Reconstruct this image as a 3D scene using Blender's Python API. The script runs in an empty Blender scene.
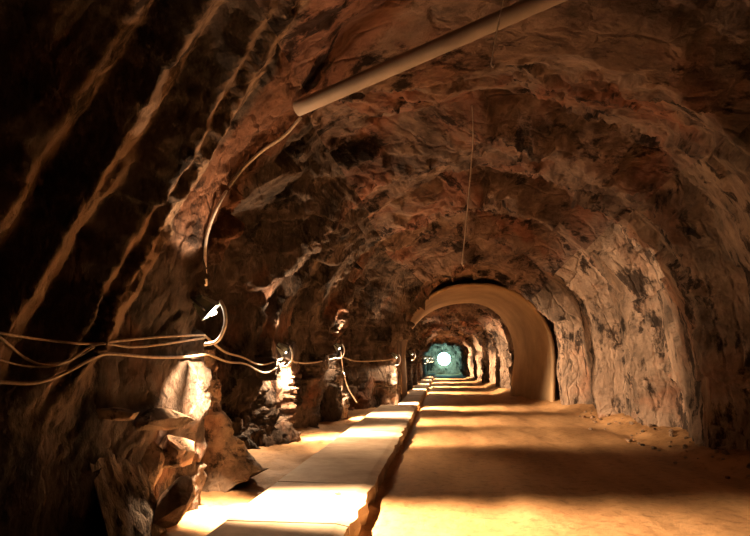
import bpy, bmesh, math, random
import numpy as np
from mathutils import Vector, Matrix, Quaternion

random.seed(7)
RNG = np.random.RandomState(11)
SC = bpy.context.scene
COL = SC.collection
CAMZ = 1.5
F = 600.0                      # focal length in pixels of the 750x536 frame
VPX, VPY = 443.0, 359.0        # where the tunnel axis vanishes

# ------------------------------------------------------------------ camera
phi = math.atan2(VPY - 268.0, F)
theta = math.atan((VPX - 375.0) / F * math.cos(phi))
FWD = Vector((-math.sin(theta) * math.cos(phi), math.cos(theta) * math.cos(phi), math.sin(phi)))
RGT = Vector((math.cos(theta), math.sin(theta), 0))
UPV = RGT.cross(FWD)
cam_d = bpy.data.cameras.new('camera')
cam_d.sensor_width = 36.0
cam_d.lens = F / 750.0 * 36.0
cam_d.clip_end = 300
cam = bpy.data.objects.new('camera', cam_d)
COL.objects.link(cam)
cam.matrix_world = Matrix(((RGT.x, UPV.x, -FWD.x, 0), (RGT.y, UPV.y, -FWD.y, 0),
                           (RGT.z, UPV.z, -FWD.z, CAMZ), (0, 0, 0, 1)))
SC.camera = cam


def at(px, py, d):
    """world point at distance d down the tunnel seen at pixel (px, py)"""
    r = FWD + RGT * ((px - 375.0) / F) - UPV * ((py - 268.0) / F)
    r = r * (d / r.y)
    return Vector((r.x, r.y, r.z + CAMZ))


# ------------------------------------------------------------------ noise (vectorised)
PERM = np.concatenate([RNG.permutation(512)] * 3)
GRAD = RNG.normal(size=(512, 3))
GRAD /= np.linalg.norm(GRAD, axis=1)[:, None]


def _h(ix, iy, iz):
    return PERM[(PERM[(PERM[ix & 511] + (iy & 511))] + (iz & 511)) % 1536]


def perlin(p):
    i = np.floor(p).astype(np.int64)
    f = p - i
    u = f * f * f * (f * (f * 6 - 15) + 10)
    out = np.zeros(len(p))
    for dx in (0, 1):
        wx = u[:, 0] if dx else 1 - u[:, 0]
        for dy in (0, 1):
            wy = u[:, 1] if dy else 1 - u[:, 1]
            for dz in (0, 1):
                wz = u[:, 2] if dz else 1 - u[:, 2]
                g = GRAD[_h(i[:, 0] + dx, i[:, 1] + dy, i[:, 2] + dz)]
                out += wx * wy * wz * (g[:, 0] * (f[:, 0] - dx) + g[:, 1] * (f[:, 1] - dy) + g[:, 2] * (f[:, 2] - dz))
    return out * 1.6


def fbm(p, octv=4, gain=0.5, lac=2.03):
    s = np.zeros(len(p)); a = 1.0
    for k in range(octv):
        s += a * perlin(p + 17.3 * k)
        p = p * lac
        a *= gain
    return s


def ridged(p, octv=4):
    s = np.zeros(len(p)); a = 1.0
    for k in range(octv):
        s += a * (1 - np.abs(perlin(p + 9.1 * k)) * 2)
        p = p * 2.1
        a *= 0.5
    return s / 1.9


def blocks(p, tilt=0.55):
    """angular broken-rock relief: every cell of a Voronoi division is its own tilted facet"""
    i = np.floor(p).astype(np.int64)
    best = np.full(len(p), 1e9); sec = np.full(len(p), 1e9)
    val = np.zeros(len(p))
    for dx in (-1, 0, 1):
        for dy in (-1, 0, 1):
            for dz in (-1, 0, 1):
                c = i + np.array([dx, dy, dz])
                h = _h(c[:, 0], c[:, 1], c[:, 2]) % 512
                off = GRAD[h] * 0.42 + 0.5
                dv = p - (c + off)
                dist = np.einsum('ij,ij->i', dv, dv)
                g2 = GRAD[(h * 7 + 3) % 512]
                v = np.einsum('ij,ij->i', dv, g2) * tilt + GRAD[(h * 13 + 5) % 512][:, 0] * 0.55
                m = dist < best
                sec = np.where(m, best, np.minimum(sec, dist))
                val = np.where(m, v, val)
                best = np.where(m, dist, best)
    edge = np.sqrt(sec) - np.sqrt(best)
    return val, edge


def sstep(a, b, x):
    t = np.clip((x - a) / (b - a), 0, 1)
    return t * t * (3 - 2 * t)


# ------------------------------------------------------------------ materials
def nodes_of(name):
    m = bpy.data.materials.new(name)
    m.use_nodes = True
    nt = m.node_tree
    b = nt.nodes['Principled BSDF']
    return m, nt, b


def N(nt, kind, **kw):
    n = nt.nodes.new(kind)
    for k, v in kw.items():
        if k in n.inputs:
            n.inputs[k].default_value = v
        else:
            setattr(n, k, v)
    return n


def ramp(nt, src, stops):
    r = nt.nodes.new('ShaderNodeValToRGB')
    e = r.color_ramp.elements
    while len(e) < len(stops):
        e.new(0.5)
    for el, (p, c) in zip(e, stops):
        el.position = p
        el.color = (*c, 1) if len(c) == 3 else c
    nt.links.new(src, r.inputs[0])
    return r.outputs[0]


def mixc(nt, fac, a, b, mode='MIX'):
    m = nt.nodes.new('ShaderNodeMix')
    m.data_type = 'RGBA'
    m.blend_type = mode
    for s, v in ((m.inputs[0], fac), (m.inputs[6], a), (m.inputs[7], b)):
        if hasattr(v, 'is_linked'):
            nt.links.new(v, s)
        else:
            s.default_value = v if not isinstance(v, tuple) or len(v) == 4 else (*v, 1)
    return m.outputs[2]


def mapr(nt, src, a, b):
    m = nt.nodes.new('ShaderNodeMapRange')
    m.inputs[1].default_value = a
    m.inputs[2].default_value = b
    nt.links.new(src, m.inputs[0])
    return m.outputs[0]


def rock_material(name, c_lo, c_mid, c_hi, c_red, red=0.5, layer_lit=False, stain=(2.1, 0.38, 0.47), streak=(1.0, 0.35, 1.0), rot=(0.0, 0.0, 0.0), bump=0.5, dark=0.5):
    m, nt, b = nodes_of(name)
    L = nt.links.new
    geo = N(nt, 'ShaderNodeNewGeometry')
    mp = N(nt, 'ShaderNodeMapping')
    mp.inputs['Rotation'].default_value = rot
    mp.inputs['Scale'].default_value = streak
    L(geo.outputs['Position'], mp.inputs['Vector'])
    warp = N(nt, 'ShaderNodeTexNoise', Scale=0.9, Detail=3.0)
    L(mp.outputs[0], warp.inputs['Vector'])
    wm = mixc(nt, 0.12, mp.outputs[0], warp.outputs['Color'])
    n1 = N(nt, 'ShaderNodeTexNoise', Scale=0.8, Detail=9.0, Roughness=0.62)
    L(geo.outputs['Position'], n1.inputs['Vector'])
    n2 = N(nt, 'ShaderNodeTexNoise', Scale=3.2, Detail=10.0, Roughness=0.68)
    L(wm, n2.inputs['Vector'])
    n3 = N(nt, 'ShaderNodeTexNoise', Scale=0.55, Detail=6.0, Roughness=0.6, Distortion=0.6)
    L(geo.outputs['Position'], n3.inputs['Vector'])
    vor = N(nt, 'ShaderNodeTexVoronoi', Scale=3.6)
    vor.feature = 'DISTANCE_TO_EDGE'
    wv = N(nt, 'ShaderNodeTexNoise', Scale=2.4, Detail=5.0, Roughness=0.6)
    L(mp.outputs[0], wv.inputs['Vector'])
    wv2 = mixc(nt, 0.25, mp.outputs[0], wv.outputs['Color'])
    L(wv2, vor.inputs['Vector'])
    base = ramp(nt, n2.outputs[0], [(0.30, c_lo), (0.47, c_mid), (0.68, c_hi)])
    rmask = ramp(nt, n3.outputs[0], [(0.62 - 0.25 * red, (0, 0, 0)), (0.74 - 0.25 * red, (1, 1, 1))])
    if layer_lit:                                        # the iron-red bed of rock over the foreground slabs
        dot = N(nt, 'ShaderNodeVectorMath', operation='DOT_PRODUCT')
        L(geo.outputs['Position'], dot.inputs[0]); dot.inputs[1].default_value = (1.306, 1.0, -0.73)
        dn = N(nt, 'ShaderNodeMath', operation='MULTIPLY_ADD')
        L(n1.outputs[0], dn.inputs[0]); dn.inputs[1].default_value = 0.9; L(dot.outputs['Value'], dn.inputs[2])
        band = ramp(nt, mapr(nt, dn.outputs[0], 0.3, 2.3), [(0.05, (0, 0, 0)), (0.12, (1, 1, 1)), (0.72, (1, 1, 1)), (0.9, (0, 0, 0))])
        sx = N(nt, 'ShaderNodeSeparateXYZ')
        L(geo.outputs['Position'], sx.inputs[0])
        hi = mapr(nt, sx.outputs[2], 2.3, 2.9)
        bm_ = N(nt, 'ShaderNodeMath', operation='MULTIPLY')
        L(band, bm_.inputs[0]); L(hi, bm_.inputs[1])
        rmask = mixc(nt, bm_.outputs[0], rmask, (0.9, 0.9, 0.9))
    redc = ramp(nt, n2.outputs[0], [(0.3, tuple(0.45 * v for v in c_red)), (0.6, c_red)])
    c = mixc(nt, rmask, base, redc)
    dm = ramp(nt, n1.outputs[0], [(0.36, (1 - dark,) * 3), (0.52, (1, 1, 1))])
    c = mixc(nt, 1.0, c, dm, 'MULTIPLY')
    if layer_lit:                                        # light painted into the colour: paler strips on the slab ledges
        ba = N(nt, 'ShaderNodeAttribute', attribute_name='lit_strip')
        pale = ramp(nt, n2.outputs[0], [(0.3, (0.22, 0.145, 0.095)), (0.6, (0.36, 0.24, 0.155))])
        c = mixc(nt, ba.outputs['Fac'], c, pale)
    # iron-black stained joints of the rock
    n4 = N(nt, 'ShaderNodeTexNoise', Scale=stain[0], Detail=8.0, Roughness=0.7)
    L(wm, n4.inputs['Vector'])
    jm = ramp(nt, n4.outputs[0], [(stain[1], (0.13, 0.12, 0.12)), (stain[2], (1, 1, 1))])
    c = mixc(nt, 1.0, c, jm, 'MULTIPLY')
    L(c, b.inputs['Base Color'])
    b.inputs['Roughness'].default_value = 0.82
    b.inputs['Specular IOR Level'].default_value = 0.25
    fine = N(nt, 'ShaderNodeTexNoise', Scale=14.0, Detail=8.0, Roughness=0.7)
    L(mp.outputs[0], fine.inputs['Vector'])
    a1 = N(nt, 'ShaderNodeMath', operation='MULTIPLY_ADD')
    L(n2.outputs[0], a1.inputs[0]); a1.inputs[1].default_value = 1.3
    L(fine.outputs[0], a1.inputs[2])
    cr = N(nt, 'ShaderNodeMath', operation='MINIMUM')
    L(vor.outputs['Distance'], cr.inputs[0]); cr.inputs[1].default_value = 0.10
    a2 = N(nt, 'ShaderNodeMath', operation='MULTIPLY_ADD')
    L(cr.outputs[0], a2.inputs[0]); a2.inputs[1].default_value = 5.0
    L(a1.outputs[0], a2.inputs[2])
    bp = N(nt, 'ShaderNodeBump', Strength=bump, Distance=0.12)
    L(a2.outputs[0], bp.inputs['Height'])
    L(bp.outputs[0], b.inputs['Normal'])
    return m


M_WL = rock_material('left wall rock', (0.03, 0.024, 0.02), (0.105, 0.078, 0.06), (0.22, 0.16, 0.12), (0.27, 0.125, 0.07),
                     red=0.3, layer_lit=True, streak=(1.0, 1.0, 0.45), rot=(0.62, 0, 0), bump=0.8, dark=0.45)
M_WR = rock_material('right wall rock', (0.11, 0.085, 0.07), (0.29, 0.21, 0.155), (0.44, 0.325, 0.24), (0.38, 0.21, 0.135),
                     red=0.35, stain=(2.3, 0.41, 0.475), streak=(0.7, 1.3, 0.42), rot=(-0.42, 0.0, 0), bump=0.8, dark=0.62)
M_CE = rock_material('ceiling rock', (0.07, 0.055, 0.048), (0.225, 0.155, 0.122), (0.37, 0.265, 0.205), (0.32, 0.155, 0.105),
                     red=0.5, layer_lit=True, stain=(2.2, 0.395, 0.46), streak=(0.55, 1.3, 0.8), rot=(0.2, 0.0, 0.25), bump=0.7, dark=0.55)
M_STONE = rock_material('loose stone', (0.10, 0.075, 0.06), (0.25, 0.18, 0.125), (0.40, 0.29, 0.2), (0.36, 0.17, 0.09),
                        red=0.3, streak=(2, 2, 2), bump=0.4, dark=0.3)
M_SLATE = rock_material('grey slab rock', (0.12, 0.10, 0.085), (0.26, 0.215, 0.175), (0.38, 0.31, 0.25), (0.3, 0.2, 0.13),
                        red=0.1, streak=(6, 6, 1.2), rot=(0.3, 0.25, 0), bump=0.55, dark=0.3)


def ground_material():
    m, nt, b = nodes_of('dusty road')
    L = nt.links.new
    geo = N(nt, 'ShaderNodeNewGeometry')
    mp = N(nt, 'ShaderNodeMapping')
    mp.inputs['Scale'].default_value = (1.0, 0.22, 1.0)
    L(geo.outputs['Position'], mp.inputs['Vector'])
    n1 = N(nt, 'ShaderNodeTexNoise', Scale=1.6, Detail=8.0, Roughness=0.6)
    L(mp.outputs[0], n1.inputs['Vector'])
    n2 = N(nt, 'ShaderNodeTexNoise', Scale=9.0, Detail=8.0, Roughness=0.7)
    L(geo.outputs['Position'], n2.inputs['Vector'])
    c1 = ramp(nt, n1.outputs[0], [(0.32, (0.29, 0.165, 0.075)), (0.5, (0.40, 0.235, 0.105)), (0.7, (0.49, 0.305, 0.15))])
    c2 = ramp(nt, n2.outputs[0], [(0.33, (0.62, 0.6, 0.58)), (0.5, (1, 1, 1))])
    c = mixc(nt, 1.0, c1, c2, 'MULTIPLY')
    L(c, b.inputs['Base Color'])
    b.inputs['Roughness'].default_value = 0.72
    b.inputs['Specular IOR Level'].default_value = 0.3
    n3 = N(nt, 'ShaderNodeTexNoise', Scale=38.0, Detail=6.0, Roughness=0.75)
    L(geo.outputs['Position'], n3.inputs['Vector'])
    a = N(nt, 'ShaderNodeMath', operation='MULTIPLY_ADD')
    L(n2.outputs[0], a.inputs[0]); a.inputs[1].default_value = 1.6
    L(n3.outputs[0], a.inputs[2])
    bp = N(nt, 'ShaderNodeBump', Strength=0.35, Distance=0.03)
    L(a.outputs[0], bp.inputs['Height'])
    L(bp.outputs[0], b.inputs['Normal'])
    return m


def concrete_material(name, c_a, c_b, sc=2.5, bump=0.2, rough=0.75):
    m, nt, b = nodes_of(name)
    L = nt.links.new
    geo = N(nt, 'ShaderNodeNewGeometry')
    n1 = N(nt, 'ShaderNodeTexNoise', Scale=sc, Detail=9.0, Roughness=0.65)
    L(geo.outputs['Position'], n1.inputs['Vector'])
    c = ramp(nt, n1.outputs[0], [(0.34, c_a), (0.62, c_b)])
    L(c, b.inputs['Base Color'])
    b.inputs['Roughness'].default_value = rough
    b.inputs['Specular IOR Level'].default_value = 0.3
    n2 = N(nt, 'ShaderNodeTexNoise', Scale=sc * 12, Detail=6.0, Roughness=0.7)
    L(geo.outputs['Position'], n2.inputs['Vector'])
    bp = N(nt, 'ShaderNodeBump', Strength=bump, Distance=0.02)
    L(n2.outputs[0], bp.inputs['Height'])
    L(bp.outputs[0], b.inputs['Normal'])
    return m


M_ROAD = ground_material()
M_WALK = concrete_material('walkway concrete', (0.33, 0.25, 0.17), (0.52, 0.41, 0.29), 2.2, 0.3)
M_LINING = concrete_material('lining concrete', (0.33, 0.235, 0.14), (0.47, 0.34, 0.20), 1.1, 0.15)
M_PIPE = concrete_material('pipe sheet', (0.24, 0.19, 0.15), (0.34, 0.27, 0.21), 1.5, 0.06, 0.5)


def plain(name, col, rough=0.5, metal=0.0, noise=25.0, amt=0.25):
    m, nt, b = nodes_of(name)
    geo = N(nt, 'ShaderNodeNewGeometry')
    n = N(nt, 'ShaderNodeTexNoise', Scale=noise, Detail=4.0)
    nt.links.new(geo.outputs['Position'], n.inputs['Vector'])
    c = ramp(nt, n.outputs[0], [(0.3, tuple(v * (1 - amt) for v in col)), (0.7, tuple(min(1, v * (1 + amt)) for v in col))])
    nt.links.new(c, b.inputs['Base Color'])
    b.inputs['Roughness'].default_value = rough
    b.inputs['Metallic'].default_value = metal
    return m


def emit(name, col, strength):
    m, nt, b = nodes_of(name)
    b.inputs['Base Color'].default_value = (0.8, 0.8, 0.8, 1)
    b.inputs['Emission Color'].default_value = (*col, 1)
    b.inputs['Emission Strength'].default_value = strength
    return m


M_CABLE = plain('cable sheath', (0.42, 0.32, 0.24), 0.55)
M_CABLE_LT = plain('pale cable sheath', (0.74, 0.66, 0.58), 0.5)
M_WIRE = plain('steel wire', (0.6, 0.52, 0.44), 0.5, 0.0)
M_HOUS = plain('painted lamp housing', (0.34, 0.40, 0.33), 0.45, 0.2)
M_BLACK = plain('black bracket', (0.03, 0.03, 0.03), 0.5, 0.4)
M_GLOW = emit('lit lamp glass', (1.0, 0.86, 0.66), 12.0)
M_TEAL = emit('lit white globe', (0.42, 1.0, 0.93), 16.0)


# ------------------------------------------------------------------ object helpers
def link(name, me, parent=None, mats=()):
    o = bpy.data.objects.new(name, me)
    COL.objects.link(o)
    for m in mats:
        me.materials.append(m)
    if parent:
        o.parent = parent
    return o


def tag(o, label, cat, group=None):
    o['label'] = label
    o['category'] = cat
    if group:
        o['group'] = group
    return o


def empty(name, loc, label, cat, group=None):
    o = bpy.data.objects.new(name, None)
    o.empty_display_size = 0.2
    o.location = loc
    COL.objects.link(o)
    tag(o, label, cat, group)
    return o


def grid_mesh(name, V, smooth=True, mask_rows=None):
    """V: (n, m, 3) array -> quad mesh"""
    n, m = V.shape[:2]
    me = bpy.data.meshes.new(name)
    idx = np.arange(n * m).reshape(n, m)
    q = np.stack([idx[:-1, :-1], idx[1:, :-1], idx[1:, 1:], idx[:-1, 1:]], -1).reshape(-1, 4)
    me.vertices.add(n * m)
    me.vertices.foreach_set('co', V.reshape(-1).astype(np.float32))
    me.loops.add(q.size)
    me.loops.foreach_set('vertex_index', q.reshape(-1).astype(np.int32))
    me.polygons.add(len(q))
    me.polygons.foreach_set('loop_start', np.arange(0, q.size, 4, dtype=np.int32))
    me.polygons.foreach_set('loop_total', np.full(len(q), 4, dtype=np.int32))
    me.update(calc_edges=True)
    me.polygons.foreach_set('use_smooth', np.full(len(q), smooth, dtype=bool))
    me.validate()
    return me


def bm_mesh(name, bm, smooth=True):
    me = bpy.data.meshes.new(name)
    bmesh.ops.recalc_face_normals(bm, faces=bm.faces)
    for f in bm.faces:
        f.smooth = smooth
    bm.to_mesh(me)
    bm.free()
    return me


def spline(pts, n=12):
    """Catmull-Rom through pts"""
    P = [Vector(p) for p in pts]
    P = [P[0] * 2 - P[1]] + P + [P[-1] * 2 - P[-2]]
    out = []
    for i in range(1, len(P) - 2):
        for k in range(n):
            t = k / n
            a, b, c, d = P[i - 1:i + 3]
            out.append(0.5 * ((2 * b) + (c - a) * t + (2 * a - 5 * b + 4 * c - d) * t * t + (3 * b - a - 3 * c + d) * t ** 3))
    out.append(P[-2])
    return out


def tube(bm, pts, r, seg=8, cap=True):
    rings = []
    up = Vector((0.13, 0.21, 0.97))
    for i, p in enumerate(pts):
        t = (pts[min(i + 1, len(pts) - 1)] - pts[max(i - 1, 0)]).normalized()
        u = t.cross(up)
        if u.length < 1e-4:
            u = t.cross(Vector((1, 0, 0)))
        u.normalize()
        v = t.cross(u)
        rr = r(i / (len(pts) - 1)) if callable(r) else r
        rings.append([bm.verts.new(p + (u * math.cos(2 * math.pi * k / seg) + v * math.sin(2 * math.pi * k / seg)) * rr) for k in range(seg)])
    for a, b in zip(rings[:-1], rings[1:]):
        for k in range(seg):
            bm.faces.new((a[k], a[(k + 1) % seg], b[(k + 1) % seg], b[k]))
    if cap:
        bm.faces.new(rings[0][::-1])
        bm.faces.new(rings[-1])


def box(bm, c, s, rot=None):
    m = Matrix.Translation(c) @ (rot.to_matrix().to_4x4() if rot else Matrix.Identity(4)) @ Matrix.Diagonal((*s, 1))
    bmesh.ops.create_cube(bm, size=1.0, matrix=m)


# ------------------------------------------------------------------ tunnel shell
def interp(kn, d):
    a = np.array(kn)
    return np.interp(d, a[:, 0], a[:, 1])


# the left wall's plan: buttresses of rock with the bays between them
LEFT = [(-20, -3.6), (2, -3.55), (3.2, -3.25), (4.6, -2.72), (5.45, -2.46), (5.6, -2.43), (5.98, -2.44), (6.08, -2.75), (6.5, -3.45), (7.4, -3.95),
        (8.6, -3.85), (9.8, -2.98), (10.0, -2.93), (11.0, -2.86), (11.25, -3.15), (12, -3.1), (13.4, -2.78), (14.3, -2.70), (15.2, -2.53),
        (15.4, -2.9), (16, -3.1), (16.8, -3.0), (17.8, -2.2), (18.8, -1.45), (20.2, -1.36), (20.6, -1.55), (25, -1.6), (26, -2.0), (28, -2.0),
        (29.5, -1.6), (31, -1.6), (32, -2.0), (34, -2.1), (35.5, -1.7), (37, -1.6), (38, -2.0), (40, -2.0), (42, -1.6), (66, -1.7)]
RIGHT = [(-6, 4.4), (8, 4.25), (17, 4.2), (19.5, 3.8), (21, 3.7), (25.8, 3.3), (26.3, 2.8), (32, 2.9), (40, 2.5), (50, 2.05), (66, 1.7)]
CROWN = [(-6, 5.0), (6, 4.95), (12, 5.0), (17, 5.0), (20, 4.2), (25.8, 4.05), (26.5, 3.85), (33, 3.9), (40, 3.6), (50, 3.3), (66, 3.2)]
SPRING = 1.5
DEND = 61.0

ds = [-14.0]
while ds[-1] < 2.4:
    ds.append(ds[-1] + ((0.5 if ds[-1] < -4 else 0.25) if ds[-1] < 1 else 0.1))
while ds[-1] < DEND:
    ds.append(ds[-1] + max(0.034, 0.0046 * ds[-1]))
D = np.array(ds)

# unit arch, resampled so that points are evenly spread along it
NT = 470
th = np.linspace(math.pi, 0, 2000)
ex = 2.0 / 2.25
ux = np.sign(np.cos(th)) * np.abs(np.cos(th)) ** ex
uz = np.abs(np.sin(th)) ** ex
px_ = np.concatenate([np.full(200, -1.0), ux, np.full(200, 1.0)])
leg = np.linspace(-0.4, SPRING, 200, endpoint=False)
pl = np.concatenate([leg, np.full(2000, SPRING), leg[::-1]])
pu = np.concatenate([np.zeros(200), uz, np.zeros(200)])
sl = np.concatenate([[0], np.cumsum(np.hypot(np.diff(px_ * 3.45), np.diff(pl + pu * 3.45)))])
tt = np.linspace(0, sl[-1], NT)
AX = np.interp(tt, sl, px_)
AL = np.interp(tt, sl, pl)
AU = np.interp(tt, sl, pu)
T = tt / sl[-1]

xl0 = np.where(D < 18.2, -2.75, -1.8) + 0 * D
xl0 = np.interp(D, [-6, 17, 19, 66], [-2.75, -2.75, -1.55, -1.55])
xr0 = interp(RIGHT, D)
cr0 = interp(CROWN, D)
cxs = (xl0 + xr0) / 2
hw = (xr0 - xl0) / 2
BX = cxs[:, None] + hw[:, None] * AX[None, :]
BZ = AL[None, :] + (cr0 - SPRING)[:, None] * AU[None, :]
BY = np.repeat(D[:, None], NT, 1)
# outward normals in the section
tx = np.gradient(BX, axis=1); tz = np.gradient(BZ, axis=1)
ln = np.hypot(tx, tz)
NX, NZ = -tz / ln, tx / ln            # pointing out of the tunnel
P = np.stack([BX, BY, BZ], -1).reshape(-1, 3)
dd = P[:, 1]; zz = P[:, 2]; tg = np.repeat(T[None, :], len(D), 0).reshape(-1)
left_w = 1 - sstep(0.33, 0.47, tg)            # weight of the left wall
right_w = sstep(0.62, 0.8, tg)
near = 1 - sstep(5.4, 6.0, dd)

# strata: planes that rise away from the viewer on the left wall
nrag = fbm(P * np.array([1.3, 1.3, 1.3]), 4)
nrag2 = fbm(P * 4.5 + 31, 3)
xs0 = P[:, 0] + np.interp(dd, *zip(*LEFT)) - np.interp(dd, [-6, 17, 19, 66], [-2.75, -2.75, -1.55, -1.55])
q = dd + 1.306 * xs0 - 0.73 * zz

out = np.zeros(len(P))
# buttress plan (bays fade out towards the crown)
lw_fade = left_w * (1 - 0.55 * sstep(2.4, 4.0, zz))
dl = dd + 0.16 * nrag + 0.05 * nrag2
bay = -(interp(LEFT, dl - 0.05 * np.maximum(zz - 2.0, 0)) - np.interp(dd, [-6, 17, 19, 66], [-2.75, -2.75, -1.55, -1.55]))
out += bay * np.where(dd < 6.0, left_w, lw_fade)
# foot of the first buttress is undercut
out += 0.16 * left_w * near * sstep(1.1, 0.4, zz) * sstep(4.2, 5.4, dd)
# foreground slabs: saw-tooth steps, dark faces towards us, narrow ledges turned down the tunnel
SAW = [(-9, 0.0), (-2.75, -0.08), (-2.22, 0.22), (-1.84, 0.02), (-1.62, 0.26), (-1.10, 0.0), (-0.76, 0.22), (-0.52, 0.10),
       (-0.46, 0.22), (0.0, -0.02), (0.4, 0.0), (9, 0.0)]
qr = q + 0.045 * nrag + 0.02 * nrag2
saw = interp(SAW, qr)
saw_w = left_w * near * sstep(0.9, 1.6, zz)
out -= saw * saw_w
LIT_STRIPS = [(-9, 0), (-2.26, 0), (-2.22, 1), (-1.88, 1), (-1.84, 0), (-1.62, 0), (-1.57, 1), (-1.14, 1), (-1.10, 0), (-0.76, 0), (-0.73, 1),
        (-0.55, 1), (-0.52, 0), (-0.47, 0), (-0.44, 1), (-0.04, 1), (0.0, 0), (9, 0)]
lit_strip = interp(LIT_STRIPS, qr + 0.02 * nrag2) * saw_w  # mask of the painted light, follows the ledge side of each saw-tooth

# blast rounds: the bore flares a little and steps back in every three metres
ph = (dd + 0.28 * fbm(P * 0.6 + 5, 3) - 0.25 * np.abs(BX.reshape(-1) - 0.7) + 0.4) / 3.1
fr = ph - np.floor(ph)
rd = np.where(fr < 0.86, fr / 0.86, (1 - fr) / 0.14) - 0.5
out += 0.72 * rd * (1 - left_w * 0.85) * (1 - 0.3 * right_w)

# broken rock at three sizes, pulled out along the strata
sn = np.array([0.18, 0.80, -0.57]); sn /= np.linalg.norm(sn)
cs = P @ sn
Q = P + np.outer(cs, sn) * 1.1          # squeezed across the strata -> long flat blocks
Q = Q + 0.18 * np.stack([fbm(P * 1.1 + 3, 2), fbm(P * 1.1 + 13, 2), fbm(P * 1.1 + 23, 2)], -1)
b1, e1 = blocks(Q * 0.75)
b2, e2 = blocks(Q * 1.9 + 7.7)
b3, e3 = blocks(Q * 4.6 + 3.3)
amp = 1.0 - 0.5 * right_w - 0.85 * near * left_w - 0.3 * sstep(0.50, 0.60, tg) * (1 - sstep(7.3, 9.0, dd))
patch = sstep(-0.15, 0.35, fbm(P * np.array([0.5, 0.55, 0.4]) + 41, 3) + 0.2 * (1 - right_w))
out += amp * 0.30 * b1
out += amp * patch * 0.16 * b2
b4, e4 = blocks(Q * 10.0 + 1.3)
out += amp * (0.25 + 0.75 * patch) * (0.085 * b3 + 0.03 * b4)
out += 0.16 * fbm(P * 0.6 + 2, 3) * amp
out += 0.022 * fbm(P * 6.0, 3)
# room for the concrete lining ring
inring = sstep(20.0, 20.7, dd) * (1 - sstep(25.8, 26.2, dd))
ringd = 0.08 + 0.16 * np.abs(b2) + 0.1 * np.abs(b3)
out = out * (1 - inring) + inring * ringd
# ragged lip of rock in front of the lining
lip = np.exp(-((dd - 20.0) / 0.5) ** 2)
out -= lip * np.clip(0.10 * (1 + b2 * 1.8 + b3 * 0.5), 0, 0.3) * (0.6 + 0.8 * left_w)
# keep the rock clear of the duct, the walk and the road
lim_l = -1.98
dpipe = np.exp(-((dd - 5.5) / 0.9) ** 2) * (1 - right_w) * sstep(0.3, 0.4, tg)
out = np.maximum(out, 0.12 * dpipe - 0.9 * (1 - dpipe))

V = P.copy()
V[:, 0] += NX.reshape(-1) * out
V[:, 2] += NZ.reshape(-1) * out
V = V.reshape(len(D), NT, 3)
# no rock inside the walk / road envelope
low = V[:, :, 2] < 2.1
lft = np.repeat((T < 0.5)[None, :], len(D), 0)
edge_l = np.interp(D, [-6, 17.5, 18.6, 20.3, 20.7, 66], [-2.0, -2.0, -1.42, -1.36, -1.55, -1.6])[:, None]
V[:, :, 0] = np.where(low & lft & (V[:, :, 0] > edge_l), edge_l, V[:, :, 0])
SHELL = V

i1 = int(np.searchsorted(T, 0.345)); i2 = int(np.searchsorted(T, 0.685))
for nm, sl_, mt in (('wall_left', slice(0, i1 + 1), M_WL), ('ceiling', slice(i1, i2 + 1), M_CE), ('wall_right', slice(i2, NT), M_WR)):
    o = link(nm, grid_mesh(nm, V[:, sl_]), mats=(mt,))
    o['kind'] = 'structure'
    at_ = o.data.attributes.new('lit_strip', 'FLOAT', 'POINT')
    at_.data.foreach_set('value', lit_strip.reshape(len(D), NT)[:, sl_].reshape(-1).astype(np.float32))

from mathutils.bvhtree import BVHTree
def shell_bvh():
    n, m = SHELL.shape[:2]
    idx = np.arange(n * m).reshape(n, m)
    qd = np.stack([idx[:-1, :-1], idx[1:, :-1], idx[1:, 1:], idx[:-1, 1:]], -1).reshape(-1, 4)
    return BVHTree.FromPolygons(SHELL.reshape(-1, 3).tolist(), qd.tolist())
BVH = shell_bvh()


def on(px, py, gap=0.03, dmax=None):
    """point just in front of the rock seen at a pixel (no further than dmax)"""
    r = (at(px, py, 10.0) - Vector((0, 0, CAMZ))).normalized()
    h = BVH.ray_cast(Vector((0, 0, CAMZ)), r)
    p = h[0] - r * gap if h[0] else at(px, py, dmax or 5)
    if dmax and p.y > dmax:
        p = at(px, py, dmax)
    return p

# the far end of the drive and the one behind the viewer
def end_wall(name, d, mat):
    ys = np.linspace(-0.5, 5.8, 70); xs = np.linspace(-4.6, 5.4, 100)
    X, Z = np.meshgrid(xs, ys, indexing='ij')
    pp = np.stack([X, np.full_like(X, d), Z], -1).reshape(-1, 3)
    bb, _ = blocks(pp * 0.9)
    pp[:, 1] += 0.2 * bb + 0.15 * fbm(pp * 1.2, 3)
    o = link(name, grid_mesh(name, pp.reshape(100, 70, 3)), mats=(mat,))
    o['kind'] = 'structure'
end_wall('wall_back', DEND - 0.4, M_WR)
end_wall('wall_front', -13.5, M_WL)

# ------------------------------------------------------------------ floor
WXL, WXR = -1.84, -0.78
xs = np.concatenate([np.linspace(-4.9, -1.0, 70), np.linspace(-0.95, -0.3, 30), np.linspace(-0.25, 5.3, 90)])
fd = [-14.0]
while fd[-1] < DEND:
    fd.append(fd[-1] + max(0.05, 0.006 * fd[-1]) if fd[-1] > 2 else fd[-1] + 0.2)
fd = np.array(fd)
FX, FY = np.meshgrid(xs, fd, indexing='xy')
fp = np.stack([FX, FY, np.zeros_like(FX)], -1).reshape(-1, 3)
fz = 0.03 * fbm(fp * np.array([0.9, 0.35, 1]), 3) + 0.010 * fbm(fp * 5, 3)
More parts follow.
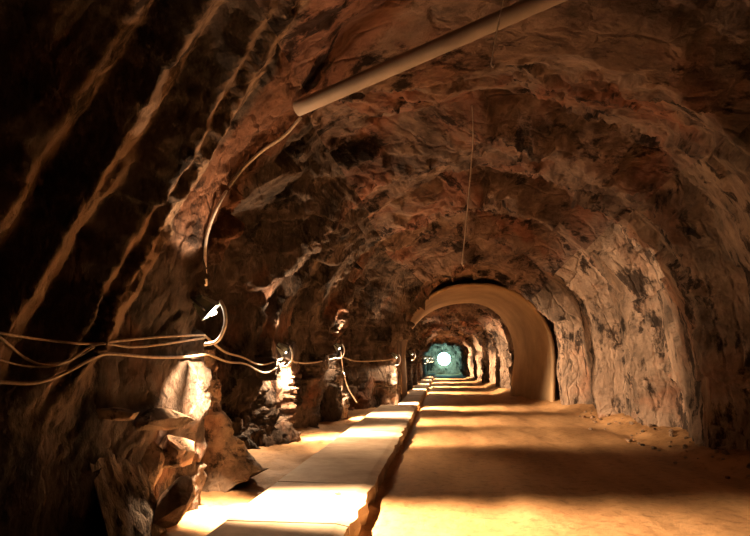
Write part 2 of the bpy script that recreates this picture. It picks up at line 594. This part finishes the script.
# two worn wheel tracks
for tx_ in (0.55, 2.15):
    fz -= 0.018 * np.exp(-((fp[:, 0] - tx_ - 0.06 * np.sin(fp[:, 1] * 0.4)) / 0.22) ** 2)
xr_d = interp(RIGHT, fp[:, 1])
fz += 0.19 * sstep(-0.75, 0.15, fp[:, 0] - xr_d + 0.25 * fbm(fp * 0.9 + 8, 3)) + 0.03 * sstep(-1.0, 0, fp[:, 0] - xr_d) * fbm(fp * 6 + 3, 3)
lf = sstep(-1.75, -2.0, fp[:, 0])
fz = fz * (1 - lf) + lf * (0.07 + 0.05 * fbm(fp * 1.4 + 5, 3) + 0.22 * sstep(-2.5, -3.9, fp[:, 0]) + 0.015 * fbm(fp * 8, 2))
gut = np.exp(-((fp[:, 0] + 0.72 - 0.05 * fbm(fp * 2.2, 3)) / 0.06) ** 2)
fz -= 0.05 * gut
fp[:, 2] = fz
FLOORPTS = fp.reshape(len(fd), len(xs), 3)
o = link('floor', grid_mesh('floor', FLOORPTS), mats=(M_ROAD,))
o['kind'] = 'structure'


def floor_z(x, y):
    i = int(np.clip(np.searchsorted(fd, y), 1, len(fd) - 1)); j = int(np.clip(np.searchsorted(xs, x), 1, len(xs) - 1))
    return float(FLOORPTS[i - 1:i + 1, j - 1:j + 1, 2].mean())


# ------------------------------------------------------------------ raised walkway of cast slabs
walk = empty('walkway', (-1.3, 4, 0), 'raised pale concrete walkway with a crumbling edge along the left of the road', 'walkway')
y = 1.9
k = 0
while y < 58:
    Ln = 1.62
    bm = bmesh.new()
    xl = np.interp(y + Ln / 2, [0, 17.8, 18.8, 70], [WXL, WXL, -1.37, -1.37])
    nx, ny = 10, 22
    top = []
    tilt = random.uniform(-0.008, 0.008)
    dz = random.uniform(-0.006, 0.006)
    ys_ = [y + 0.008 + (Ln - 0.016) * j / ny for j in range(ny + 1)]
    edge = fbm(np.array([[0.0, yy * 2.1, 3.0] for yy in ys_]), 4, 0.65)
    for j, yy in enumerate(ys_):
        xr = WXR + 0.03 * edge[j]
        row = []
        for i in range(nx + 1):
            xx = xl + (xr - xl) * i / nx
            zc = 0.16 + dz + tilt * (i / nx - 0.5)
            if i == nx:
                zc -= 0.02
            row.append(bm.verts.new((xx - walk.location.x, yy - walk.location.y, zc)))
        row.append(bm.verts.new((xr + 0.012 + 0.02 * edge[j] - walk.location.x, yy - walk.location.y, 0.07)))
        row.append(bm.verts.new((xr - 0.02 - walk.location.x, yy - walk.location.y, -0.12)))
        row.insert(0, bm.verts.new((xl - walk.location.x, yy - walk.location.y, -0.12)))
        top.append(row)
    for a, b in zip(top[:-1], top[1:]):
        for i in range(len(a) - 1):
            bm.faces.new((a[i], a[i + 1], b[i + 1], b[i]))
    bm.faces.new(top[0][::-1]); bm.faces.new(top[-1])
    link('paving_slab', bm_mesh('paving_slab', bm, False), walk, (M_WALK,))
    y += Ln
    k += 1

# ------------------------------------------------------------------ concrete lining ring
def lining():
    y0, y1 = 20.6, 26.0
    cx, sp = 1.12, 1.55
    t = 0.10
    ang = np.linspace(math.pi, 0, 60)

    def prof(f, th):
        al = 2.56 + 0.16 * f + th
        ar = 2.48 - 0.62 * f + th
        b = 2.42 - 0.10 * f + th
        pts = [(cx - al * 0.97, -0.3), (cx - al * 0.985, 0.8)]
        for g in ang:
            c = math.cos(g)
            pts.append((cx + (ar if c > 0 else al) * math.copysign(abs(c) ** 0.9, c), sp + b * math.sin(g) ** 0.92))
        return pts + [(cx + ar * (0.985 - 0.05 * f), 0.8), (cx + ar * (0.955 - 0.10 * f), -0.3)]
    bm = bmesh.new()
    ny = 20
    RI, RO = [], []
    for j in range(ny + 1):
        f = j / ny
        yy = y0 + (y1 - y0) * f
        RI.append([bm.verts.new((x - cx, yy - y0, z)) for x, z in prof(f, 0)])
        RO.append([bm.verts.new((x - cx, yy - y0, z)) for x, z in prof(f, t)])
    npt = len(RI[0])
    for R in (RI, RO):
        for p, q_ in zip(R[:-1], R[1:]):
            for i in range(len(p) - 1):
                bm.faces.new((p[i], p[i + 1], q_[i + 1], q_[i]))
    for j in (0, ny):
        for i in range(npt - 1):
            bm.faces.new((RI[j][i], RI[j][i + 1], RO[j][i + 1], RO[j][i]))
    for j in range(ny):
        for e in (0, -1):
            bm.faces.new((RI[j][e], RI[j + 1][e], RO[j + 1][e], RO[j][e]))
    o = link('lining_arch', bm_mesh('lining_arch', bm), mats=(M_LINING,))
    o.location = (cx, y0, 0)
    tag(o, 'smooth tan concrete arch lining a stretch of the tunnel beyond the rough rock', 'arch')
lining()

# ------------------------------------------------------------------ duct under the roof, its hanging hose and wires
pa = on(297, 109, 0.16, 5.9)
pb = on(520, 11, 0.16, pa.y * 0.87)
pb = pb + (pb - pa) * 0.25
bm = bmesh.new()
pts = [pa.lerp(pb, i / 24) for i in range(25)]
tube(bm, pts, 0.0135 * pa.y, 24)
pipe = link('duct_pipe', bm_mesh('duct_pipe', bm), mats=(M_PIPE,))
tag(pipe, 'long straight pale pipe slung diagonally under the tunnel roof', 'pipe')

hose_pts = [on(x_, y_, 0.06, 5.9) for x_, y_ in ((301, 117), (284, 136), (262, 151), (240, 172), (222, 198), (209, 228), (205, 252), (206, 285))]
bm = bmesh.new()
tube(bm, spline(hose_pts, 8), 0.017, 8)
tag(link('hanging_cable', bm_mesh('hanging_cable', bm), mats=(M_CABLE_LT,)), 'pale cable drooping from the end of the roof pipe down the left rock', 'cable')


def wire(pts, label):
    up = BVH.ray_cast(pts[0], Vector((0, 0, 1)))      # it is pinned to the roof
    if up[0] is not None:
        pts = [up[0] + Vector((0, 0, -0.01))] + pts
    bm = bmesh.new()
    tube(bm, spline(pts, 8), 0.0011 * pts[0].y, 6)
    # a little hook at the lower end
    e = Vector(pts[-1])
    tube(bm, spline([e, e + Vector((0.015, 0, -0.03)), e + Vector((0.03, 0, -0.01))], 4), 0.006, 6)
    tag(link('hanging_wire', bm_mesh('hanging_wire', bm), mats=(M_WIRE,)), label, 'wire')


wire([at(504, -8, 4.75), at(500, 15, 4.75), at(495, 42, 4.75), at(491, 64, 4.75)], 'thin wire dangling beside the roof pipe at the top of the picture')
wire([at(473, 138, 8.6), at(470, 180, 8.6), at(466, 225, 8.6), at(462, 264, 8.6)], 'long thin wire hanging from the middle of the roof further in')

# ------------------------------------------------------------------ lamps
LAMP_COL = (1.0, 0.635, 0.36)
POW = 1.0


def lamp(px, py, d, label, aim=(0.72, 0.2, -0.66), big=1.0, power=1.0, loop=True, beam=None, blend=0.55, fan=150, narrow=0.155, spill=120, sp_aim=(-0.05, -0.3, -0.95), sp_cone=140, back=260, fill_aim=(0.45, -0.5, 0.75)):
    p = on(px, py, 0.16 * big, d)
    root = empty('work_light', p, label, 'lamp')
    s = big
    a = Vector(aim).normalized()                     # the way the glass faces
    yv = (Vector((0, 1, 0)) - a * a.y).normalized()
    w = a.cross(yv)
    R = Matrix((yv, w, a)).transposed()              # local x along the tunnel, z = beam

    def put(v):
        return R @ Vector(v) * s
    # wedge-shaped hood, open towards the beam
    bm = bmesh.new()
    f = [(-.10, -.075, 0.0), (.10, -.075, 0.0), (.10, .075, 0.0), (-.10, .075, 0.0)]
    k = [(-.06, -.04, -.12), (.06, -.04, -.12), (.06, .04, -.12), (-.06, .04, -.12)]
    fv = [bm.verts.new(put(v)) for v in f]; kv = [bm.verts.new(put(v)) for v in k]
    iv = [bm.verts.new(put((v[0] * .9, v[1] * .9, -0.0))) for v in f]; jv = [bm.verts.new(put((v[0] * .9, v[1] * .9, v[2] + .015))) for v in k]
    for A, B in ((fv, kv), (iv, jv)):
        for i in range(4):
            bm.faces.new((A[i], A[(i + 1) % 4], B[(i + 1) % 4], B[i]))
    bm.faces.new(kv); bm.faces.new(jv)
    for i in range(4):
        bm.faces.new((fv[i], fv[(i + 1) % 4], iv[(i + 1) % 4], iv[i]))
    hous = link('housing', bm_mesh('housing', bm, False), root, (M_HOUS,))
    for i in (-1, 0, 1):
        bm = bmesh.new()
        box(bm, put((i * .035, 0, -.130)), (.008 * s, .07 * s, .03 * s), R.to_quaternion())
        link('cooling_fin', bm_mesh('cooling_fin', bm, False), hous, (M_HOUS,))
    bm = bmesh.new()
    gv = [put((x, y_, z)) for z in (-.022, -.008) for x, y_ in ((-.088, -.065), (.088, -.065), (.088, .065), (-.088, .065))]
    vs = [bm.verts.new(v) for v in gv]
    for q_ in ((0, 1, 2, 3), (4, 5, 6, 7), (0, 1, 5, 4), (1, 2, 6, 5), (2, 3, 7, 6), (3, 0, 4, 7)):
        bm.faces.new([vs[i] for i in q_])
    link('lamp_glass', bm_mesh('lamp_glass', bm, False), root, (M_GLOW,))
    bm = bmesh.new()                                 # the tube lamp standing proud of the rim
    tube(bm, [put((-.085 + .17 * i / 6, 0, .012)) for i in range(7)], lambda f: s * (0.010 if f in (0, 1) else 0.016), 10)
    link('lamp_tube', bm_mesh('lamp_tube', bm), root, (M_GLOW,))
    # U bracket to the rock
    bm = bmesh.new()
    pts = [put((-.115, 0, -.03)), put((-.115, 0, -.16)), put((.115, 0, -.16)), put((.115, 0, -.03))]
    for p0, p1 in zip(pts[:-1], pts[1:]):
        tube(bm, [p0, p1], 0.009 * s, 6)
    wallp = Vector((-0.32 * s, 0.02, 0.03))
    tube(bm, [put((0, 0, -.16)), wallp], 0.012 * s, 6)
    link('bracket', bm_mesh('bracket', bm), root, (M_BLACK,))
    if loop:
        bm = bmesh.new()
        lp = [put((0, 0, -.10)), Vector((0.06, -.03, 0.07)) * s, Vector((0.125, -.05, 0.0)) * s, Vector((0.13, -.06, -0.13)) * s,
              Vector((0.06, -.05, -0.25)) * s, Vector((-0.05, -.02, -0.28)) * s]
        lp = [Vector((0.085, -.07, 0.075)) * s, Vector((0.125, -.08, 0.0)) * s, Vector((0.13, -.08, -0.11)) * s,
              Vector((0.07, -.06, -0.21)) * s, Vector((-0.03, -.04, -0.235)) * s]
        tube(bm, spline(lp, 8), 0.0135 * s, 8)
        link('flex', bm_mesh('flex', bm), root, (M_CABLE_LT,))
    # beam
    ld = bpy.data.lights.new('lamp_beam', 'SPOT')
    ld.energy = 3800 * power * POW
    ld.color = LAMP_COL
    ld.spot_size = math.radians(fan)
    ld.spot_blend = blend
    ld.shadow_soft_size = 0.05
    lo = bpy.data.objects.new('lamp_beam', ld)
    COL.objects.link(lo)
    lo.parent = root
    bv = Vector(beam or aim).normalized()
    yb = (Vector((0, 1, 0)) - bv * bv.y).normalized()
    M3 = Matrix((yb * narrow, bv.cross(yb) * -1, bv * -1)).transposed()
    lo.matrix_local = Matrix.Translation(a * 0.075 * s) @ M3.to_4x4()
    # spill of the naked tube
    pd = bpy.data.lights.new('lamp_spill', 'SPOT')
    pd.energy = spill * POW
    pd.color = LAMP_COL
    pd.spot_size = math.radians(sp_cone)
    pd.spot_blend = 0.3
    pd.shadow_soft_size = 0.03
    po = bpy.data.objects.new('lamp_spill', pd)
    COL.objects.link(po)
    po.parent = root
    po.location = a * 0.11 * s + Vector((0.03, -0.08, 0))
    po.rotation_euler = Vector(sp_aim).to_track_quat('-Z', 'Y').to_euler()
    # added fill spot, not part of the fixture: brightens roof and near-side rock
    bd = bpy.data.lights.new('added_fill', 'SPOT')
    bd.energy = back * 1.05 * POW
    bd.color = LAMP_COL
    bd.spot_size = math.radians(140)
    bd.spot_blend = 0.35
    bd.shadow_soft_size = 0.03
    bo = bpy.data.objects.new('added_fill', bd)
    COL.objects.link(bo)
    bo.parent = root
    bv = Vector(fill_aim).normalized()
    yb = (Vector((0, 1, 0)) - bv * bv.y).normalized()
    M3 = Matrix((yb * 0.36, bv.cross(yb) * -1, bv * -1)).transposed()
    bo.matrix_local = Matrix.Translation((0.12, -0.14 * s, 0.16 * s)) @ M3.to_4x4()
    return root


L1 = lamp(212, 312, 5.64, 'nearest work light with pale flex loop on the left rock edge', big=1.35, aim=(0.70, 0.22, -0.66), beam=(0.5, 0.05, -0.86), fan=122, blend=0.8, narrow=0.27, power=1.45, spill=520, sp_aim=(-0.30, 0.05, -0.95), sp_cone=62, back=110, fill_aim=(0.4, -0.4, 0.8))
L2 = lamp(285, 351, 10.5, 'second work light from the viewer, on the rock behind the dark bay', big=1.2, aim=(0.72, 0.42, -0.66), spill=520)
L3 = lamp(339, 348, 14.9, 'third work light from the viewer, small on the left wall', big=1.1)
L4 = lamp(396, 357, 19.2, 'fourth work light, at the near left foot of the concrete arch', big=1.1, back=120)
L5 = lamp(412, 354, 27.2, 'fifth work light, just past the concrete arch on the left', big=1.2, back=70)
L6 = lamp(425, 358, 33.0, 'small distant work light left of the teal glow', big=1.3)
L7 = lamp(429, 358, 39.5, 'tiny far work light nearest to the white globe lamp on the left', big=1.3)
L8 = lamp(432, 358, 46.0, 'farthest tiny work light on the left wall', big=1.3)

# far globe lamp
gp = at(444, 359, 59.4)
root = empty('globe_lamp', gp, 'glaring round white lamp with a teal glow at the far end of the tunnel', 'lamp')
bm = bmesh.new()
bmesh.ops.create_uvsphere(bm, u_segments=32, v_segments=20, radius=0.62)
link('globe', bm_mesh('globe', bm), root, (M_TEAL,))
bm = bmesh.new()
tube(bm, [Vector((0, 0, 0.6)), Vector((0, 0, 1.95))], 0.03, 10)
link('hanger', bm_mesh('hanger', bm), root, (M_BLACK,))

# ------------------------------------------------------------------ cables along the left wall
def cable(pts, label, r=0.011, mat=None, grp=None):
    bm = bmesh.new()
    eye = Vector((0, 0, CAMZ))
    line = []
    for p in spline(pts, 8):
        ray = (p - eye).normalized()
        h = BVH.ray_cast(eye, ray)
        if h[0] is not None and (h[0] - eye).length < (p - eye).length + 2.5 * r + 0.015:
            p = h[0] - ray * (2.5 * r + 0.015)
        line.append(p)
    for _ in range(2):
        line = [line[0]] + [(a + b * 2 + c) / 4 for a, b, c in zip(line, line[1:], line[2:])] + [line[-1]]
    tube(bm, line, r, 8)
    return tag(link('power_cable', bm_mesh('power_cable', bm), mats=(mat or M_CABLE,)), label, 'cable', grp)


cable([on(-30, 325, 0.05, 3.9), on(0, 333, 0.05, 3.9), on(45, 340, 0.05, 4.3), on(90, 344, 0.05, 4.75), on(120, 341, 0.05, 5.0), on(160, 337, 0.05, 5.4), on(205, 335, 0.05, 5.8)],
      'topmost of the cables crossing the dark left rock to the nearest lamp', 0.0095)
cable([on(-10, 330, 0.05, 3.9), on(6, 342, 0.05, 3.95), on(25, 358, 0.05, 4.1), on(45, 365, 0.05, 4.3), on(70, 360, 0.05, 4.5), on(92, 346, 0.05, 4.7), on(110, 344, 0.05, 4.9), on(140, 347, 0.05, 5.2), on(205, 338, 0.05, 5.8)],
      'sagging cable dipping below the topmost one on the dark left rock', 0.0095)
cable([on(-20, 356, 0.05, 3.9), on(0, 360, 0.05, 3.95), on(25, 366, 0.05, 4.1), on(55, 366, 0.05, 4.35), on(80, 356, 0.05, 4.6), on(95, 347, 0.05, 4.75)],
      'thin dim cable between the sagging one and the thick orange one, ending mid rock', 0.006)
cable([on(-20, 382, 0.05, 3.85), on(0, 382, 0.05, 3.9), on(35, 383, 0.05, 4.15), on(65, 373, 0.05, 4.4), on(98, 356, 0.05, 4.75), on(115, 354, 0.05, 4.9), on(150, 357, 0.05, 5.25), on(185, 357, 0.05, 5.6), on(208, 354, 0.05, 5.85)],
      'lowest and thickest cable on the dark left rock, lit orange', 0.013)
cable([on(205, 336, 0.05, 5.85), on(225, 352, 0.05, 7.0), on(242, 357, 0.05, 8.2), on(262, 365, 0.05, 9.4), on(283, 358, 0.05, 10.6)],
      'cable spanning the first dark bay from nearest to second lamp, upper one', 0.014)
cable([on(208, 354, 0.05, 5.9), on(228, 362, 0.05, 7.2), on(246, 364, 0.05, 8.4), on(266, 373, 0.05, 9.5), on(285, 362, 0.05, 10.7)],
      'lower cable spanning the first dark bay between nearest and second lamp', 0.014)
cable([on(285, 358, 0.05, 10.7), on(300, 363, 0.05, 11.6), on(318, 362, 0.05, 13.2), on(340, 357, 0.05, 15.2)],
      'cable running from the second lamp to the third lamp', 0.016)
cable([on(340, 356, 0.05, 15.3), on(355, 361, 0.05, 16.5), on(375, 361, 0.05, 17.9), on(395, 359, 0.05, 19.1)],
      'cable running from the third lamp to the concrete arch', 0.018)
cable([on(341, 352, 0.05, 15.25), on(343, 370, 0.05, 15.2), on(348, 388, 0.05, 15.3), on(357, 403, 0.05, 15.5)],
      'thin cable hanging down the rock below the third lamp', 0.016, M_CABLE_LT)

# ------------------------------------------------------------------ loose rock
def rock_mesh(name, size, seed, sub=4, squash=(1, 1, 1), tilt=0.9):
    bm = bmesh.new()
    bmesh.ops.create_icosphere(bm, subdivisions=sub, radius=1.0)
    co = np.array([v.co[:] for v in bm.verts])
    rs = np.random.RandomState(seed)
    # cut by random planes -> angular boulder
    for kx in range(16):
        n = rs.normal(size=3); n /= np.linalg.norm(n)
        h = rs.uniform(0.5, 0.78)
        over = np.maximum(co @ n - h, 0)
        co -= np.outer(over, n)
    co *= np.array(squash) * size
    co += 0.03 * size * fbm(co / size * 3 + seed, 3)[:, None] * co / size
    for v, c in zip(bm.verts, co):
        v.co = c
    return bm_mesh(name, bm, False)


def rock(name, loc, size, seed, squash, rot, mat, label, cat='rock', group=None, sub=4):
    o = link(name, rock_mesh(name, size, seed, sub, squash), mats=(mat,))
    o.location = loc
    o.rotation_euler = rot
    tag(o, label, cat, group)
    return o


def slab():
    bm = bmesh.new()
    c4 = [at(80, 426, 4.62), at(130, 424, 5.10), at(174, 548, 5.0), at(112, 552, 4.52)]
    for p in c4:
        p.z = max(p.z, -0.05)
    back = Vector((-0.22, 0.26, 0.05))
    n = 14
    fr, bk = [], []
    for i in range(n + 1):
        ra, rb = [], []
        for j in range(n + 1):
            u, v = j / n, i / n
            p = c4[0] * (1 - u) * (1 - v) + c4[1] * u * (1 - v) + c4[2] * u * v + c4[3] * (1 - u) * v
            e = fbm(np.array([[u * 5, v * 2.2, 1.5]]), 4)[0]
            q_ = p + Vector((0.6, -0.7, 0.3)) * 0.035 * e
            ra.append(bm.verts.new(q_)); rb.append(bm.verts.new(q_ + back))
        fr.append(ra); bk.append(rb)
    for G in (fr, bk):
        for i in range(n):
            for j in range(n):
                bm.faces.new((G[i][j], G[i][j + 1], G[i + 1][j + 1], G[i + 1][j]))
    for k_ in range(n):
        for a, b in (((0, k_), (0, k_ + 1)), ((n, k_), (n, k_ + 1)), ((k_, 0), (k_ + 1, 0)), ((k_, n), (k_ + 1, n))):
            bm.faces.new((fr[a[0]][a[1]], fr[b[0]][b[1]], bk[b[0]][b[1]], bk[a[0]][a[1]]))
    tag(link('rock_slab', bm_mesh('rock_slab', bm, False), mats=(M_SLATE,)),
        'big grey streaked slab leaning at the bottom left below the cables', 'rock')
slab()
for (x_, y_, d_, gap, size, seed, sq, rot, lab) in (
        (112, 415, 5.1, 0.02, 0.20, 5, (1.5, 0.7, 0.35), (0.1, 0.1, 0.6), 'flat orange lit ledge stone above the grey slab'),
        (160, 420, 5.4, 0.04, 0.24, 62, (1.5, 0.8, 0.5), (0.25, -0.05, 0.5), 'orange lit rock wedged on top of the rubble by the first lamp'),
        (176, 452, 5.4, 0.04, 0.24, 21, (1.0, 0.9, 0.8), (0.5, 0.1, 1.2), 'dark brown rock under the orange lit one at lower left'),
        (140, 474, 5.3, 0.0, 0.26, 45, (0.8, 0.8, 1.1), (0.1, 0.2, 0.9), 'red brown rock behind the grey slab at lower left'),
        (172, 505, 5.05, 0.05, 0.24, 30, (0.7, 0.8, 1.15), (0.2, 0.45, 0.2), 'pointed dark rock right of the grey slab beside the bright floor')):
    rock('boulder', on(x_, y_, gap, d_), size, seed, sq, rot, M_STONE, lab)
# the curved rock toe behind the nearest lamp
bm = bmesh.new()
cp = spline([at(203, 350, 6.95), at(206, 390, 6.95), at(212, 425, 6.95), at(222, 458, 6.95), at(234, 486, 6.95)], 10)
tube(bm, cp, lambda f: 0.12 + 0.09 * f + 0.20 * f ** 4, 20)
bmesh.ops.subdivide_edges(bm, edges=bm.edges[:], cuts=1, use_grid_fill=True)
co = np.array([v.co[:] for v in bm.verts])
bb, _ = blocks(co * 6.0)
co[:, 0] += 0.07 * bb + 0.03 * fbm(co * 5, 3)
co[:, 2] += 0.03 * fbm(co * 5 + 9, 3)
for v, c in zip(bm.verts, co):
    v.co = c
tag(link('rock_toe', bm_mesh('rock_toe', bm, False), mats=(M_STONE,)), 'curved orange toe of rock right of the glaring strip under the nearest lamp', 'rock')

# rubble at the foot of the right wall
protos = [rock_mesh('rubble_stone', 1.0, 100 + i, 2, (1, 0.8, 0.6)) for i in range(6)]
for m_ in protos:
    m_.materials.append(M_STONE)
placed = []
for i in range(95):
    yy = random.uniform(7.4, 17)
    xr = float(np.interp(yy, [r[0] for r in RIGHT], [r[1] for r in RIGHT]))
    xx = xr - abs(random.gauss(0.25, 0.35))
    s = random.uniform(0.02, 0.075) * (1 + 0.4 * (random.random() < 0.15))
    if any((xx - a) ** 2 + (yy - b) ** 2 < (s + c) ** 2 * 1.3 for a, b, c in placed):
        continue
    placed.append((xx, yy, s))
    o = bpy.data.objects.new('rubble_stone', protos[i % 6])
    COL.objects.link(o)
    o.scale = (s, s, s)
    o.location = (xx, yy, floor_z(xx, yy) + 0.25 * s)
    o.rotation_euler = (random.uniform(-.4, .4), random.uniform(-.4, .4), random.uniform(0, 6))
    tag(o, 'small loose rubble stone at the foot of the right rock wall', 'stone', 'rubble along the right wall')
o = bpy.data.objects.new('pebble', protos[2])
COL.objects.link(o)
o.location = at(337, 485, 6.2); o.location.z = 0.175
o.scale = (0.05, 0.035, 0.02)
tag(o, 'small pale stone lying on the walkway', 'stone')

# ------------------------------------------------------------------ world and view
w = bpy.data.worlds.new('world')
SC.world = w
w.use_nodes = True
w.node_tree.nodes['Background'].inputs[0].default_value = (0, 0, 0, 1)
w.node_tree.nodes['Background'].inputs[1].default_value = 0.0
SC.view_settings.view_transform = 'Standard'
SC.view_settings.look = 'None'
SC.view_settings.gamma = 1.0
SC.view_settings.exposure = 0.0
SC.view_settings.use_curve_mapping = False
SC.cycles.max_bounces = 8
SC.cycles.diffuse_bounces = 3
SC.cycles.sample_clamp_indirect = 8.0
SC.cycles.use_denoising = True
